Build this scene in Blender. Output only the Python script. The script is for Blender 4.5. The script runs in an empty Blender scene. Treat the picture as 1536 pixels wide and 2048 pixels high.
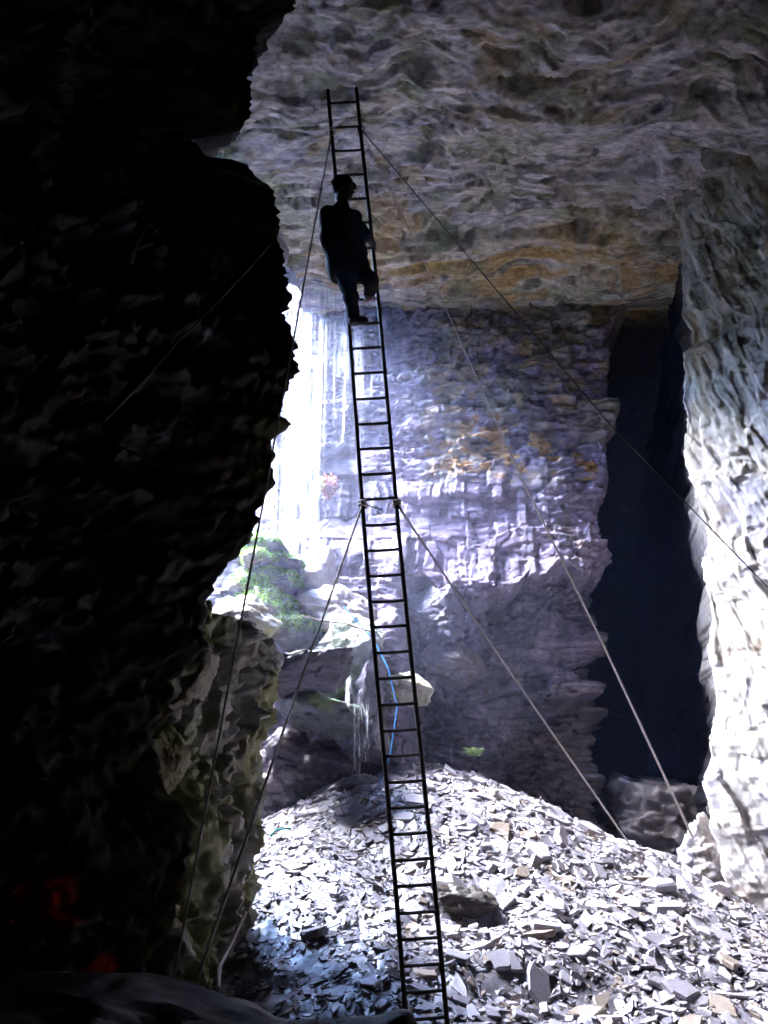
import bpy, math, random
import numpy as np
from mathutils import Vector, Matrix

# ------------------------------------------------------------------ camera, sky, sun, exposure
SC = bpy.context.scene
COL = SC.collection
EYE = 1.5
F_PX, PITCH = 1990.0, math.radians(20)
cam_d = bpy.data.cameras.new('camera')
cam_d.sensor_fit = 'VERTICAL'; cam_d.sensor_height = 24.0; cam_d.lens = 24.0 * F_PX / 2048
cam_d.clip_start = 0.05; cam_d.clip_end = 500
cam = bpy.data.objects.new('camera', cam_d); COL.objects.link(cam)
cam.location = (0, 0, EYE); cam.rotation_euler = (math.radians(90) + PITCH, 0, 0)
SC.camera = cam

SUN_EL, SUN_AZ = math.radians(47), math.radians(-82)      # azimuth from +Y towards +X
world = bpy.data.worlds.new('World'); SC.world = world; world.use_nodes = True
wn = world.node_tree; wn.nodes.clear()
sky = wn.nodes.new('ShaderNodeTexSky'); sky.sky_type = 'NISHITA'; sky.sun_disc = False
sky.sun_elevation = SUN_EL; sky.sun_rotation = SUN_AZ; sky.dust_density = 0.3; sky.air_density = 1.0; sky.ozone_density = 3.0
bg = wn.nodes.new('ShaderNodeBackground'); bg.inputs['Strength'].default_value = 0.15
wo = wn.nodes.new('ShaderNodeOutputWorld')
wn.links.new(sky.outputs[0], bg.inputs[0]); wn.links.new(bg.outputs[0], wo.inputs[0])

sun_d = bpy.data.lights.new('sun', 'SUN'); sun_d.energy = 0.6; sun_d.angle = math.radians(45)
sun_d.color = (1.0, 0.97, 0.95)
sun = bpy.data.objects.new('sun', sun_d); COL.objects.link(sun)
sdir = Vector((math.sin(SUN_AZ) * math.cos(SUN_EL), math.cos(SUN_AZ) * math.cos(SUN_EL), math.sin(SUN_EL)))
sun.rotation_euler = sdir.to_track_quat('Z', 'Y').to_euler(); sun.location = sdir * 60

SC.view_settings.view_transform = 'Standard'; SC.view_settings.look = 'None'
SC.view_settings.gamma = 1.0; SC.view_settings.use_curve_mapping = False
SC.view_settings.exposure = 7.6
cy = SC.cycles
cy.max_bounces = 8; cy.diffuse_bounces = 6; cy.glossy_bounces = 3; cy.transparent_max_bounces = 12
cy.volume_bounces = 0; cy.use_denoising = True; cy.sample_clamp_indirect = 0.1; cy.sample_clamp_direct = 1.0
cy.caustics_reflective = False; cy.caustics_refractive = False

rng = np.random.default_rng(7)
random.seed(7)

# ------------------------------------------------------------------ numpy noise
def _h(ix, iy, iz, seed):
    with np.errstate(over='ignore'):
        h = (ix.astype(np.int64) * 374761393 + iy.astype(np.int64) * 668265263
             + iz.astype(np.int64) * 1274126177 + seed * 362437 + 12345).astype(np.uint32)
        h = (h ^ (h >> np.uint32(13))) * np.uint32(1274126177)
        h = (h ^ (h >> np.uint32(15))) * np.uint32(2246822519)
        h ^= h >> np.uint32(14)
    return h.astype(np.float64) / 4294967296.0

def vn(P, seed=0):
    I = np.floor(P); f = P - I; u = f * f * f * (f * (f * 6 - 15) + 10); I = I.astype(np.int64)
    r = 0
    for dx in (0, 1):
        for dy in (0, 1):
            for dz in (0, 1):
                w = (u[:, 0] if dx else 1 - u[:, 0]) * (u[:, 1] if dy else 1 - u[:, 1]) * (u[:, 2] if dz else 1 - u[:, 2])
                r = r + w * _h(I[:, 0] + dx, I[:, 1] + dy, I[:, 2] + dz, seed)
    return r * 2 - 1

def fbm(P, octv=4, seed=0, gain=0.5):
    P = np.asarray(P, float); a, s, r = 1.0, 1.0, 0
    for k in range(octv):
        r = r + a * vn(P * s + k * 17.3, seed + k); a *= gain; s *= 2.03
    return r

def facets(P, scale, seed=0, tilt=0.7, warp=0.25):
    """broken-rock relief: every cell is a tilted plane; returns height and distance to the crack"""
    Q = np.asarray(P, float) * np.asarray(scale, float)
    if warp:
        Q = Q + warp * np.stack([vn(Q * 1.7, seed + 91), vn(Q * 1.7 + 9, seed + 92), vn(Q * 1.7 + 5, seed + 93)], 1)
    I = np.floor(Q).astype(np.int64); n = len(Q)
    b1 = np.full(n, 9.0); b2 = np.full(n, 9.0); h = np.zeros(n)
    for dx in (-1, 0, 1):
        for dy in (-1, 0, 1):
            for dz in (-1, 0, 1):
                c0, c1, c2 = I[:, 0] + dx, I[:, 1] + dy, I[:, 2] + dz
                v0 = Q[:, 0] - c0 - _h(c0, c1, c2, seed); v1 = Q[:, 1] - c1 - _h(c0, c1, c2, seed + 1)
                v2 = Q[:, 2] - c2 - _h(c0, c1, c2, seed + 2)
                d = v0 * v0 + v1 * v1 + v2 * v2
                m = d < b1
                b2 = np.where(m, b1, np.minimum(b2, d)); b1 = np.where(m, d, b1)
                if m.any():
                    k = np.where(m)[0]
                    a0, a1, a2 = c0[k], c1[k], c2[k]
                    h[k] = (_h(a0, a1, a2, seed + 3) * 2 - 1) + tilt * 2 * (
                        (_h(a0, a1, a2, seed + 4) - .5) * v0[k] + (_h(a0, a1, a2, seed + 5) - .5) * v1[k]
                        + (_h(a0, a1, a2, seed + 6) - .5) * v2[k]) * 2
    return h, np.sqrt(b2) - np.sqrt(b1)

def beds(u, z, T, W, seed, tilt=.5, dip=0.0, wob=.35, skew=0.0):
    """layered rock: beds of uneven thickness, each broken by joints into blocks; returns offset and distance to the nearest joint"""
    U3 = np.stack([u * .45, z * .3, np.full(len(u), seed * 1.7)], 1)
    zz = (z + dip * u) / T + wob * fbm(U3 / T * .5, 3, seed)
    k0 = np.floor(zz); f = zz - k0; cut = .25 + .5 * _h(k0, 0 * k0, 0 * k0, seed)          # every bed splits at its own height
    k = k0 * 2 + (f > cut); fz = np.where(f > cut, (f - cut) / (1 - cut), f / cut)
    uu = (u + skew * z) / W * (.55 + 1.1 * _h(k, 0 * k, 1 + 0 * k, seed)) + 9 * _h(k, 0 * k, 2 + 0 * k, seed) + .12 * vn(np.stack([u * 3, z * 3, 0 * z], 1), seed + 2)
    j0 = np.floor(uu); g = uu - j0; cj = .2 + .6 * _h(k, j0, 3 + 0 * k, seed); j = j0 * 2 + (g > cj); fu = np.where(g > cj, (g - cj) / (1 - cj), g / cj)
    o = .55 * (_h(k, 0 * k, 4 + 0 * k, seed) * 2 - 1) + .75 * (_h(k, j, 5 + 0 * k, seed) * 2 - 1)
    o += tilt * ((_h(k, j, 6 + 0 * k, seed) * 2 - 1) * (fu - .5) * 2 + (_h(k, j, 7 + 0 * k, seed) * 1.4 - .5) * (fz - .5) * 2)
    return o, np.minimum(np.minimum(fz, 1 - fz), np.minimum(fu, 1 - fu) * W / T)

def sst(a, b, x):
    t = np.clip((x - a) / (b - a), 0, 1); return t * t * (3 - 2 * t)

def mixc(c, d, m):
    m = np.clip(m, 0, 1)[:, None]; return c * (1 - m) + np.asarray(d, float) * m

# ------------------------------------------------------------------ projection helper: photo pixel + distance -> point
_C, _S = math.cos(PITCH), math.sin(PITCH)
def px(u, v, y):
    a = (u - 768) / F_PX; b = (1024 - v) / F_PX
    t = y / (_C - b * _S)
    return np.array((a * t, y, EYE + (_S + b * _C) * t))

def prof(pts, y):
    """photo outline (u, v) at distance y -> function x(z)"""
    q = np.array([px(u, v, y) for u, v in pts]); q = q[np.argsort(q[:, 2])]
    return lambda z: np.interp(z, q[:, 2], q[:, 0])

# ------------------------------------------------------------------ mesh helpers
def new_mesh(name, V, Fc, mat=None, smooth=False, col=None):
    V = np.asarray(V, np.float32)
    me = bpy.data.meshes.new(name)
    if isinstance(Fc, np.ndarray):
        k = Fc.shape[1]; n = len(Fc)
        me.vertices.add(len(V)); me.vertices.foreach_set('co', V.ravel())
        me.loops.add(n * k); me.loops.foreach_set('vertex_index', Fc.astype(np.int32).ravel())
        me.polygons.add(n); me.polygons.foreach_set('loop_start', np.arange(0, n * k, k, dtype=np.int32))
        me.update(calc_edges=True); me.validate()
    else:
        me.from_pydata([tuple(map(float, p)) for p in V], [], Fc)
    if smooth:
        me.polygons.foreach_set('use_smooth', np.ones(len(me.polygons), dtype=bool))
    if col is not None:
        at = me.color_attributes.new('Col', 'FLOAT_COLOR', 'POINT')
        c = np.ones((len(V), 4), np.float32); c[:, :3] = np.clip(col, 0.004, 0.9)
        at.data.foreach_set('color', c.ravel())
    if mat: me.materials.append(mat)
    return me

def link(name, me, parent=None, loc=None):
    o = bpy.data.objects.new(name, me); COL.objects.link(o)
    if parent: o.parent = parent
    if loc is not None: o.location = loc
    return o

def tag(o, label=None, cat=None, group=None, kind=None):
    if label: o['label'] = label
    if cat: o['category'] = cat
    if group: o['group'] = group
    if kind: o['kind'] = kind
    return o

def empty(name, loc, label, cat, group=None):
    o = bpy.data.objects.new(name, None); COL.objects.link(o); o.location = loc
    o.empty_display_size = 0.1
    return tag(o, label, cat, group)

def grid_faces(nr, nc):
    i = np.arange(nr * nc).reshape(nr, nc)
    return np.stack([i[:-1, :-1], i[:-1, 1:], i[1:, 1:], i[1:, :-1]], -1).reshape(-1, 4)

def tube(path, r, n=6, cap=True):
    P = np.asarray(path, float); m = len(P)
    r = np.broadcast_to(np.asarray(r, float), (m,))
    T = np.gradient(P, axis=0); T /= np.linalg.norm(T, axis=1)[:, None] + 1e-9
    ref = np.where(np.abs(T[:, 2:3]) > 0.9, np.array([[1., 0, 0]]), np.array([[0, 0, 1.]]))
    A = np.cross(T, ref); A /= np.linalg.norm(A, axis=1)[:, None] + 1e-9
    B = np.cross(T, A)
    an = np.arange(n) * 2 * np.pi / n
    V = (P[:, None] + r[:, None, None] * (np.cos(an)[None, :, None] * A[:, None] + np.sin(an)[None, :, None] * B[:, None])).reshape(-1, 3)
    Fc = [(i * n + j, i * n + (j + 1) % n, (i + 1) * n + (j + 1) % n, (i + 1) * n + j) for i in range(m - 1) for j in range(n)]
    if cap: Fc += [tuple(range(n))[::-1], tuple((m - 1) * n + j for j in range(n))]
    return V, Fc

class MB:
    def __init__(s): s.V = []; s.F = []; s.n = 0; s.C = []
    def add(s, V, Fc, c=None):
        V = np.asarray(V, float); s.V.append(V)
        s.F += [tuple(int(i) + s.n for i in f) for f in Fc]; s.n += len(V)
        if c is not None: s.C.append(np.tile(np.asarray(c, float), (len(V), 1)))
    def mesh(s, name, mat, smooth=False):
        return new_mesh(name, np.concatenate(s.V), s.F, mat, smooth, np.concatenate(s.C) if s.C else None)

def icosphere(sub):
    t = (1 + 5 ** .5) / 2
    V = [(-1, t, 0), (1, t, 0), (-1, -t, 0), (1, -t, 0), (0, -1, t), (0, 1, t), (0, -1, -t), (0, 1, -t), (t, 0, -1), (t, 0, 1), (-t, 0, -1), (-t, 0, 1)]
    Fc = [(0, 11, 5), (0, 5, 1), (0, 1, 7), (0, 7, 10), (0, 10, 11), (1, 5, 9), (5, 11, 4), (11, 10, 2), (10, 7, 6), (7, 1, 8), (3, 9, 4), (3, 4, 2), (3, 2, 6), (3, 6, 8), (3, 8, 9), (4, 9, 5), (2, 4, 11), (6, 2, 10), (8, 6, 7), (9, 8, 1)]
    V = [np.array(v, float) / np.linalg.norm(v) for v in V]
    for _ in range(sub):
        c = {}; N = []
        def mid(a, b):
            k = (min(a, b), max(a, b))
            if k not in c:
                m = V[a] + V[b]; V.append(m / np.linalg.norm(m)); c[k] = len(V) - 1
            return c[k]
        for a, b, d in Fc:
            x, y, z = mid(a, b), mid(b, d), mid(d, a)
            N += [(a, x, z), (b, y, x), (d, z, y), (x, y, z)]
        Fc = N
    return np.array(V), np.array(Fc)
ICO = {k: icosphere(k) for k in (2, 3, 4, 5)}

# ------------------------------------------------------------------ materials
def rock_mat(name, fine=9.0, bump=0.5, rough=(0.45, 0.8), var=(0.55, 1.35), stretch=(1, 1, 1), bdist=0.03, spec=0.4, dark=None):
    m = bpy.data.materials.new(name); m.use_nodes = True
    nt = m.node_tree; N, L = nt.nodes, nt.links
    p = N['Principled BSDF']
    at = N.new('ShaderNodeAttribute'); at.attribute_name = 'Col'
    tc = N.new('ShaderNodeTexCoord'); mp = N.new('ShaderNodeMapping'); mp.inputs['Scale'].default_value = stretch
    L.new(tc.outputs['Object'], mp.inputs[0])
    n1 = N.new('ShaderNodeTexNoise'); n1.inputs['Scale'].default_value = fine; n1.inputs['Detail'].default_value = 8; n1.inputs['Roughness'].default_value = 0.65
    L.new(mp.outputs[0], n1.inputs['Vector'])
    mr = N.new('ShaderNodeMapRange'); mr.inputs['From Min'].default_value = 0.3; mr.inputs['From Max'].default_value = 0.7
    mr.inputs['To Min'].default_value = var[0]; mr.inputs['To Max'].default_value = var[1]
    L.new(n1.outputs['Fac'], mr.inputs['Value'])
    mul = N.new('ShaderNodeVectorMath'); mul.operation = 'SCALE'
    L.new(at.outputs['Color'], mul.inputs[0]); L.new(mr.outputs[0], mul.inputs['Scale'])
    L.new(mul.outputs[0], p.inputs['Base Color'])
    n2 = N.new('ShaderNodeTexNoise'); n2.inputs['Scale'].default_value = fine * 3.1; n2.inputs['Detail'].default_value = 6; n2.inputs['Roughness'].default_value = 0.7
    L.new(mp.outputs[0], n2.inputs['Vector'])
    add = N.new('ShaderNodeMath'); add.operation = 'MULTIPLY_ADD'; add.inputs[1].default_value = 0.45
    L.new(n2.outputs['Fac'], add.inputs[0]); L.new(n1.outputs['Fac'], add.inputs[2])
    bp = N.new('ShaderNodeBump'); bp.inputs['Strength'].default_value = bump; bp.inputs['Distance'].default_value = bdist
    L.new(add.outputs[0], bp.inputs['Height']); L.new(bp.outputs[0], p.inputs['Normal'])
    n3 = N.new('ShaderNodeTexNoise'); n3.inputs['Scale'].default_value = 1.7; n3.inputs['Detail'].default_value = 4
    L.new(tc.outputs['Object'], n3.inputs['Vector'])
    m2 = N.new('ShaderNodeMapRange'); m2.inputs['From Min'].default_value = 0.35; m2.inputs['From Max'].default_value = 0.65
    m2.inputs['To Min'].default_value = rough[0]; m2.inputs['To Max'].default_value = rough[1]
    L.new(n3.outputs['Fac'], m2.inputs['Value']); L.new(m2.outputs[0], p.inputs['Roughness'])
    p.inputs['Specular IOR Level'].default_value = spec
    return m

def plain_mat(name, c, rough=0.6, metal=0.0, noise=0.0, scale=20, spec=0.4):
    m = bpy.data.materials.new(name); m.use_nodes = True
    N, L = m.node_tree.nodes, m.node_tree.links; p = N['Principled BSDF']
    p.inputs['Base Color'].default_value = (*c, 1); p.inputs['Roughness'].default_value = rough
    p.inputs['Metallic'].default_value = metal; p.inputs['Specular IOR Level'].default_value = spec
    tc = N.new('ShaderNodeTexCoord'); n = N.new('ShaderNodeTexNoise'); n.inputs['Scale'].default_value = scale; n.inputs['Detail'].default_value = 5
    L.new(tc.outputs['Object'], n.inputs['Vector'])
    r = N.new('ShaderNodeMapRange'); r.inputs['From Min'].default_value = .3; r.inputs['From Max'].default_value = .7
    r.inputs['To Min'].default_value = 1 - noise; r.inputs['To Max'].default_value = 1 + noise
    L.new(n.outputs['Fac'], r.inputs['Value'])
    s = N.new('ShaderNodeVectorMath'); s.operation = 'SCALE'; s.inputs[0].default_value = c
    L.new(r.outputs[0], s.inputs['Scale']); L.new(s.outputs[0], p.inputs['Base Color'])
    b = N.new('ShaderNodeBump'); b.inputs['Strength'].default_value = 0.3; b.inputs['Distance'].default_value = 0.004
    L.new(n.outputs['Fac'], b.inputs['Height']); L.new(b.outputs[0], p.inputs['Normal'])
    return m

def leaf_mat(name):
    m = bpy.data.materials.new(name); m.use_nodes = True
    N, L = m.node_tree.nodes, m.node_tree.links; p = N['Principled BSDF']
    at = N.new('ShaderNodeAttribute'); at.attribute_name = 'Col'
    L.new(at.outputs['Color'], p.inputs['Base Color']); p.inputs['Roughness'].default_value = 0.5
    tr = N.new('ShaderNodeBsdfTranslucent'); L.new(at.outputs['Color'], tr.inputs['Color'])
    mx = N.new('ShaderNodeMixShader'); mx.inputs[0].default_value = 0.3
    L.new(p.outputs[0], mx.inputs[1]); L.new(tr.outputs[0], mx.inputs[2]); L.new(mx.outputs[0], N['Material Output'].inputs['Surface'])
    return m

def water_mat(name, fac):
    m = bpy.data.materials.new(name); m.use_nodes = True
    N, L = m.node_tree.nodes, m.node_tree.links; p = N['Principled BSDF']
    p.inputs['Base Color'].default_value = (0.85, 0.88, 0.92, 1); p.inputs['Roughness'].default_value = 0.25
    tc = N.new('ShaderNodeTexCoord'); mp = N.new('ShaderNodeMapping'); mp.inputs['Scale'].default_value = (25, 25, 2.2)
    n = N.new('ShaderNodeTexNoise'); n.inputs['Scale'].default_value = 1.0; n.inputs['Detail'].default_value = 3
    L.new(tc.outputs['Object'], mp.inputs[0]); L.new(mp.outputs[0], n.inputs['Vector'])
    r = N.new('ShaderNodeMapRange'); r.inputs['From Min'].default_value = .38; r.inputs['From Max'].default_value = .7
    r.inputs['To Min'].default_value = 0.0; r.inputs['To Max'].default_value = fac
    L.new(n.outputs['Fac'], r.inputs['Value'])
    t = N.new('ShaderNodeBsdfTransparent'); mx = N.new('ShaderNodeMixShader')
    L.new(r.outputs[0], mx.inputs[0]); L.new(t.outputs[0], mx.inputs[1]); L.new(p.outputs[0], mx.inputs[2])
    L.new(mx.outputs[0], N['Material Output'].inputs['Surface'])
    return m

M_CEIL = rock_mat('ceiling_rock', 6, 0.5, (0.9, 1.0), (0.35, 1.5), (1, 2.4, 1.5), 0.03, 0.0)
M_BACK = rock_mat('back_wall_rock', 5.0, 0.6, (0.45, 0.8), (0.4, 1.5), (1, 1, 2.2), 0.02, 0.2)
M_RIGHT = rock_mat('right_wall_rock', 5.0, 0.6, (0.5, 0.9), (0.55, 1.25), (1.5, 1.5, 0.7), 0.02, .0)
M_DARK = rock_mat('shaded_wet_slate', 4.0, 0.5, (0.35, 0.75), (0.4, 1.6), (1, 1, 1.4), 0.03, 0.12)
M_BOULD = rock_mat('boulder_rock', 6.0, 0.6, (0.3, 0.65), (0.55, 1.35), (1, 1, 1.6), 0.03, 0.5)
M_SLATE = rock_mat('slate_scree', 14.0, 0.35, (0.28, 0.6), (0.7, 1.25), (1, 1, 1), 0.01, 0.5)
M_LEAF = leaf_mat('leaf')
M_WATER = water_mat('falling_water', 0.22)
M_IRON = plain_mat('rusty_iron', (0.035, 0.026, 0.022), 0.65, 0.3, 0.4, 30)
M_ROPE = plain_mat('rope_fibre', (0.56, 0.50, 0.47), 0.85, 0, 0.3, 60)
M_ROPE_D = plain_mat('wire_rope_dark', (0.06, 0.05, 0.045), 0.7, 0.2, 0.3, 60)
M_BLUE = plain_mat('blue_plastic_rope', (0.05, 0.25, 0.62), 0.45, 0, 0.2, 40)
M_CLOTH = plain_mat('black_cloth', (0.012, 0.011, 0.012), 0.9, 0, 0.3, 60, 0.2)
M_TROUS = plain_mat('dark_trouser_cloth', (0.014, 0.013, 0.016), 0.9, 0, 0.3, 60, 0.2)
M_SKIN = plain_mat('skin', (0.04, 0.025, 0.02), 0.6, 0, 0.1, 30)
M_SHOE = plain_mat('black_shoe', (0.02, 0.015, 0.014), 0.6, 0, 0.2, 30)
M_SHOEW = plain_mat('pale_shoe', (0.35, 0.27, 0.33), 0.6, 0, 0.2, 30)
M_WOOD = plain_mat('old_wood', (0.10, 0.07, 0.05), 0.8, 0, 0.4, 15)

CEIL = 10.0 + EYE

# ------------------------------------------------------------------ walls built as rows of a plan polyline
def wall(plan, zs, disp, flip=1):
    """plan(z) -> list of (x, y, n columns to the next point); disp(P, N, s) -> offset along the horizontal normal"""
    rows = []
    for z in zs:
        q = plan(z); r = []
        for (x0, y0, n), (x1, y1, _) in zip(q[:-1], q[1:]):
            t = np.arange(n)[:, None] / n
            r.append(np.array([[x0, y0]]) * (1 - t) + np.array([[x1, y1]]) * t)
        r.append(np.array([[q[-1][0], q[-1][1]]]))
        rows.append(np.concatenate(r))
    B = np.stack(rows); nr, nc = B.shape[:2]
    T = np.gradient(B, axis=1)
    k = np.ones(7) / 7
    Ts = np.stack([np.apply_along_axis(lambda a: np.convolve(np.pad(a, 3, 'edge'), k, 'valid'), 1, T[..., i]) for i in (0, 1)], -1)
    Ts /= np.linalg.norm(Ts, axis=-1, keepdims=True) + 1e-9
    Nn = np.stack([Ts[..., 1], -Ts[..., 0], np.zeros((nr, nc))], -1) * flip
    P = np.concatenate([B, np.repeat(np.asarray(zs)[:, None], nc, 1)[..., None]], -1)
    P, Nn = P.reshape(-1, 3), Nn.reshape(-1, 3)
    d = disp(P)
    return P + Nn * d[:, None], grid_faces(nr, nc), P

# ---- back wall -----------------------------------------------------------
xb = prof([(1262, 560), (1256, 605), (1215, 680), (1226, 720), (1220, 800), (1204, 870), (1217, 920), (1196, 970), (1188, 1010), (1206, 1060),
           (1200, 1120), (1188, 1170), (1198, 1240), (1185, 1300), (1190, 1400), (1197, 1500), (1192, 1660), (1195, 1900)], 16)
def plan_back(z):
    e = float(xb(z))
    return [(-10, 18.6, 40), (-4.2, 17.4, 50), (-1.9, 16.3, 270), (e, 16.0, 14), (e + .12, 16.4, 20), (e - .2, 33.0, 14), (9.5, 33.2, 1)]
def lip(x):
    k = np.floor(x * 2.1 + .3 * np.sin(x * 5)); return 6.02 + 0.30 * np.sin(x * 2.3 + 1) + .28 * (_h(k, 0 * k, 0 * k, 77) - .5) + 0.06 * np.sin(x * 11)
def disp_back(P):
    x, y, z = P.T
    Q = P.copy(); Q[:, 1] *= 0.3
    h1, e1 = facets(Q, (0.75, 0.5, 1.5), 3, 0.45); h2, e2 = facets(Q, (1.4, 1, 4.2), 13, 0.5, .4); h3, e3 = facets(Q, (4.2, 3, 12), 23, 0.6, .4)
    smooth = sst(5.9, 6.3, z) * (1 - sst(7.9, 8.6, z + .25 * np.sin(x * 2.1))) * (1 - sst(2.5, 3.0, x))
    sl = x + .4 * (y - 16)
    b1, j1 = beds(sl, z, .95, 2.3, 3, .4, .10, 1.0); b2, j2 = beds(sl, z, .36, 1.3, 13, .5, .14, 1.0, .5); b3, j3 = beds(sl, z, .12, .6, 23, .4, .08, 1.0, -.6)
    b0, j0 = beds(sl, z, 1.1, .55, 33, .35, .02)                          # tall cleaved faces
    rough = (0.75 + 0.35 * sst(-0.6, 1.6, x) + 0.3 * sst(9, 10.5, z)) * (1 - .80 * smooth)
    d = rough * (0.11 * b1 + 0.05 * b2 + 0.018 * b3 + .06 * h1 + .03 * h3) + .06 * smooth * b0 + 0.012 * fbm(Q * 4, 4, 40)
    d -= .03 * (1 - sst(0, .05, j1)) * rough + .03 * smooth * (1 - sst(0, .02, j0))
    right = sst(0.25, 0.7, x) * (1 - sst(3.4, 3.8, x) * .5)
    L = lip(x)
    d += right * (0.05 + .05 * facets(Q, (3.2, .2, .3), 37, .4, .3)[0]) * sst(0, .04, z - L) * (1 - sst(.3, 1.0, z - L))
    d += right * (1 - sst(-.1, .1, z - L)) * (.20 * h1 + .08 * h2)
    L2 = 4.35 + 0.12 * np.sin(x * 3.7)
    d += sst(1.6, 2.4, x + .3 * h2) * (1 - sst(2.9, 3.7, z + .3 * h1)) * 0.12
    d += 0.35 * sst(-0.3, .1, x) * (1 - sst(.4, .9, x)) * (1 - sst(5.2, 5.8, z)) * sst(4.4, 4.8, z)
    # sloping shelf of pale rock left of the ladder
    d += 0.5 * sst(-1.9, -1.2, x) * (1 - sst(.2, .7, x)) * (1 - sst(6.3, 7.1, z + 0.25 * x))
    for zl, a, x0, x1 in ((10.05, .10, -1.8, -1.0), (9.2, .12, -1.8, -.5), (8.1, .10, -1.6, .2), (7.6, .16, .3, 2.0), (9.0, .14, .5, 3.2), (9.7, .12, 1.2, 3.6)):
        w = sst(x0 - .2, x0, x) * (1 - sst(x1, x1 + .2, x))
        zz = z - zl - 0.06 * np.sin(x * 5 + zl)
        d += .6 * w * a * sst(-.02, .03, zz) * (1 - sst(.05, .6, zz))
    return d * (1 - .85 * sst(16.8, 17.6, y) * (x > 0))
zsb = np.concatenate([np.arange(0, 1.2, .1), np.arange(1.2, 11.9, .021), np.arange(11.9, 14.6, .12)])
V, Fc, P0 = wall(plan_back, zsb, disp_back)
x, y, z = P0.T
wr = sst(0.25, 0.7, x) * (y < 18)                                        # the beds below the lip are undercut
V[:, 1] += wr * (.85 * (1 - sst(-.04, .0, z - lip(x))) + .45 * (1 - sst(-.06, .02, z - 4.35 - .12 * np.sin(x * 3.7))))
n1 = fbm(P0 * 0.8, 4, 60); n2 = fbm(P0 * 2.5, 4, 61); n3 = fbm(P0 * (5, 2, 9), 3, 62); vs = fbm(P0 * (4, 1, .35), 3, 63)
c = np.tile(np.array([[.29, .24, .345]]), (len(P0), 1))
c = mixc(c, (.38, .335, .43), sst(-.3, .8, n1 + .4 * vs))
c = mixc(c, (.15, .14, .20), sst(.1, .7, vs + .5 * n2) * .7)
top = sst(7.4, 9.6, z + 0.7 * n1) * sst(-.2, 1.4, x)
c = mixc(c, (.33, .31, .22), top * sst(-.5, .4, n2) * .9)
c = mixc(c, (.40, .29, .15), top * sst(.15, .8, n3 + .5 * n1 + .25 * sst(1.5, 3.2, x)) * .85)
c = mixc(c, (.10, .09, .07), top * sst(.25, .8, -n3) * .7)
def spot(p, q, r, a=1.0):
    d = np.linalg.norm((p - np.asarray(q)) * (1, .5, 1), axis=1); return a * np.clip(1 - d / r, 0, 1)
for (u, v, r) in ((985, 900, .75), (1090, 905, .45), (1165, 920, .4), (905, 900, .5)):
    c = mixc(c, (.42, .25, .10), (spot(P0, px(u, v, 16), r) > 0) * sst(.0, .35, n3 + .9 * spot(P0, px(u, v, 16), r) - .55 + .3 * n2))
c = mixc(c, (.30, .19, .13), sst(.4, .7, spot(P0, px(1000, 1330, 16), .55) + .3 * n3))
c = mixc(c, (.40, .30, .26), sst(.2, .6, spot(P0, px(640, 640, 16), 1.3) + .45 * n2) * .6)
c = mixc(c, (.30, .23, .12), sst(2.0, 2.2, x) * (1 - sst(2.7, 2.8, x)) * (1 - sst(3.3, 3.6, z)) * (.6 + .4 * vs))
c = mixc(c, (.13, .10, .06), sst(.3, .6, spot(P0, px(1140, 1430, 16), 1.1) + .3 * n2) * .7)
wet = (1 - sst(-.5, .5, x + .4 * n1)) * sst(4.8, 5.6, z); c = c * (1 - .78 * wet * sst(-.8, .4, vs + n2 * .5 + .3))[:, None]
c = mixc(c, (.13, .115, .15), sst(.2, .7, x) * (1 - sst(-.1, .05, z - lip(x))) * sst(-.6, .3, n2 + .3) * .85)  # darker wet bed below the lip, with recess shade added to its colour
c = mixc(c, (.13, .11, .10), sst(1.7, 2.3, x) * (1 - sst(3.6, 4.6, z + .4 * n2)) * .85)  # foot of the wall darkened in colour against the skylight it catches
c = mixc(c, (.015, .014, .016), sst(16.9, 18.0, y) * (x > 0))  # passage walls painted near black to keep the opening dark
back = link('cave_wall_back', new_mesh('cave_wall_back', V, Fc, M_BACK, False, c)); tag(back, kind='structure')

# ---- right wall ----------------------------------------------------------
xr = prof([(1330, 240), (1345, 330), (1348, 400), (1362, 480), (1366, 590), (1362, 630), (1382, 660), (1386, 690), (1366, 705), (1372, 760), (1362, 800), (1372, 835), (1366, 880),
           (1375, 960), (1392, 1010), (1414, 1060), (1412, 1085), (1402, 1110), (1404, 1160), (1420, 1210), (1422, 1240), (1416, 1290), (1432, 1390),
           (1432, 1440), (1416, 1490), (1420, 1520), (1406, 1560), (1424, 1620), (1418, 1650), (1440, 1690), (1442, 1740), (1465, 1800), (1490, 1850), (1525, 1950), (1560, 2100)], 13)
def plan_right(z):
    e = float(xr(z)); f = .55 * (1 - sst(0, 4, np.array(z)))
    return [(9.2, -9, 30), (8.6, 6, 40), (7.0, 10.0, 40), (5.75 + f * .3, 11.7, 105), (e, 13.0, 14), (e + .35, 13.5, 40), (8.8, 34.0, 1)]
def disp_right(P):
    Q = P.copy()
    edge = np.exp(-((P[:, 1] - 13.0) / .5) ** 2); sl = -P[:, 1] * 1.25; z = P[:, 2]
    b1, j1 = beds(z * .9, sl, .75, 1.6, 103, .5, .25); b2, j2 = beds(z, sl, .30, .85, 113, .4, .32); b3, j3 = beds(z, sl, .10, .30, 123, .35, .28)
    h4, e4 = facets(np.stack([sl, z, 0 * z], 1) @ np.array([[1, .25, 0], [-.25, 1, 0], [0, 0, 1]]), (4.2, 1.7, 1), 153, .2)
    d = .075 * b1 * (1 - .6 * edge) + (.032 * b2 + .014 * b3) * (1 - .35 * edge) + .008 * fbm(Q * 7, 4, 130)
    d -= .09 * sst(.70, .76, h4) * sst(.05, .25, e4) * (1 - edge)
    return d
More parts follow.
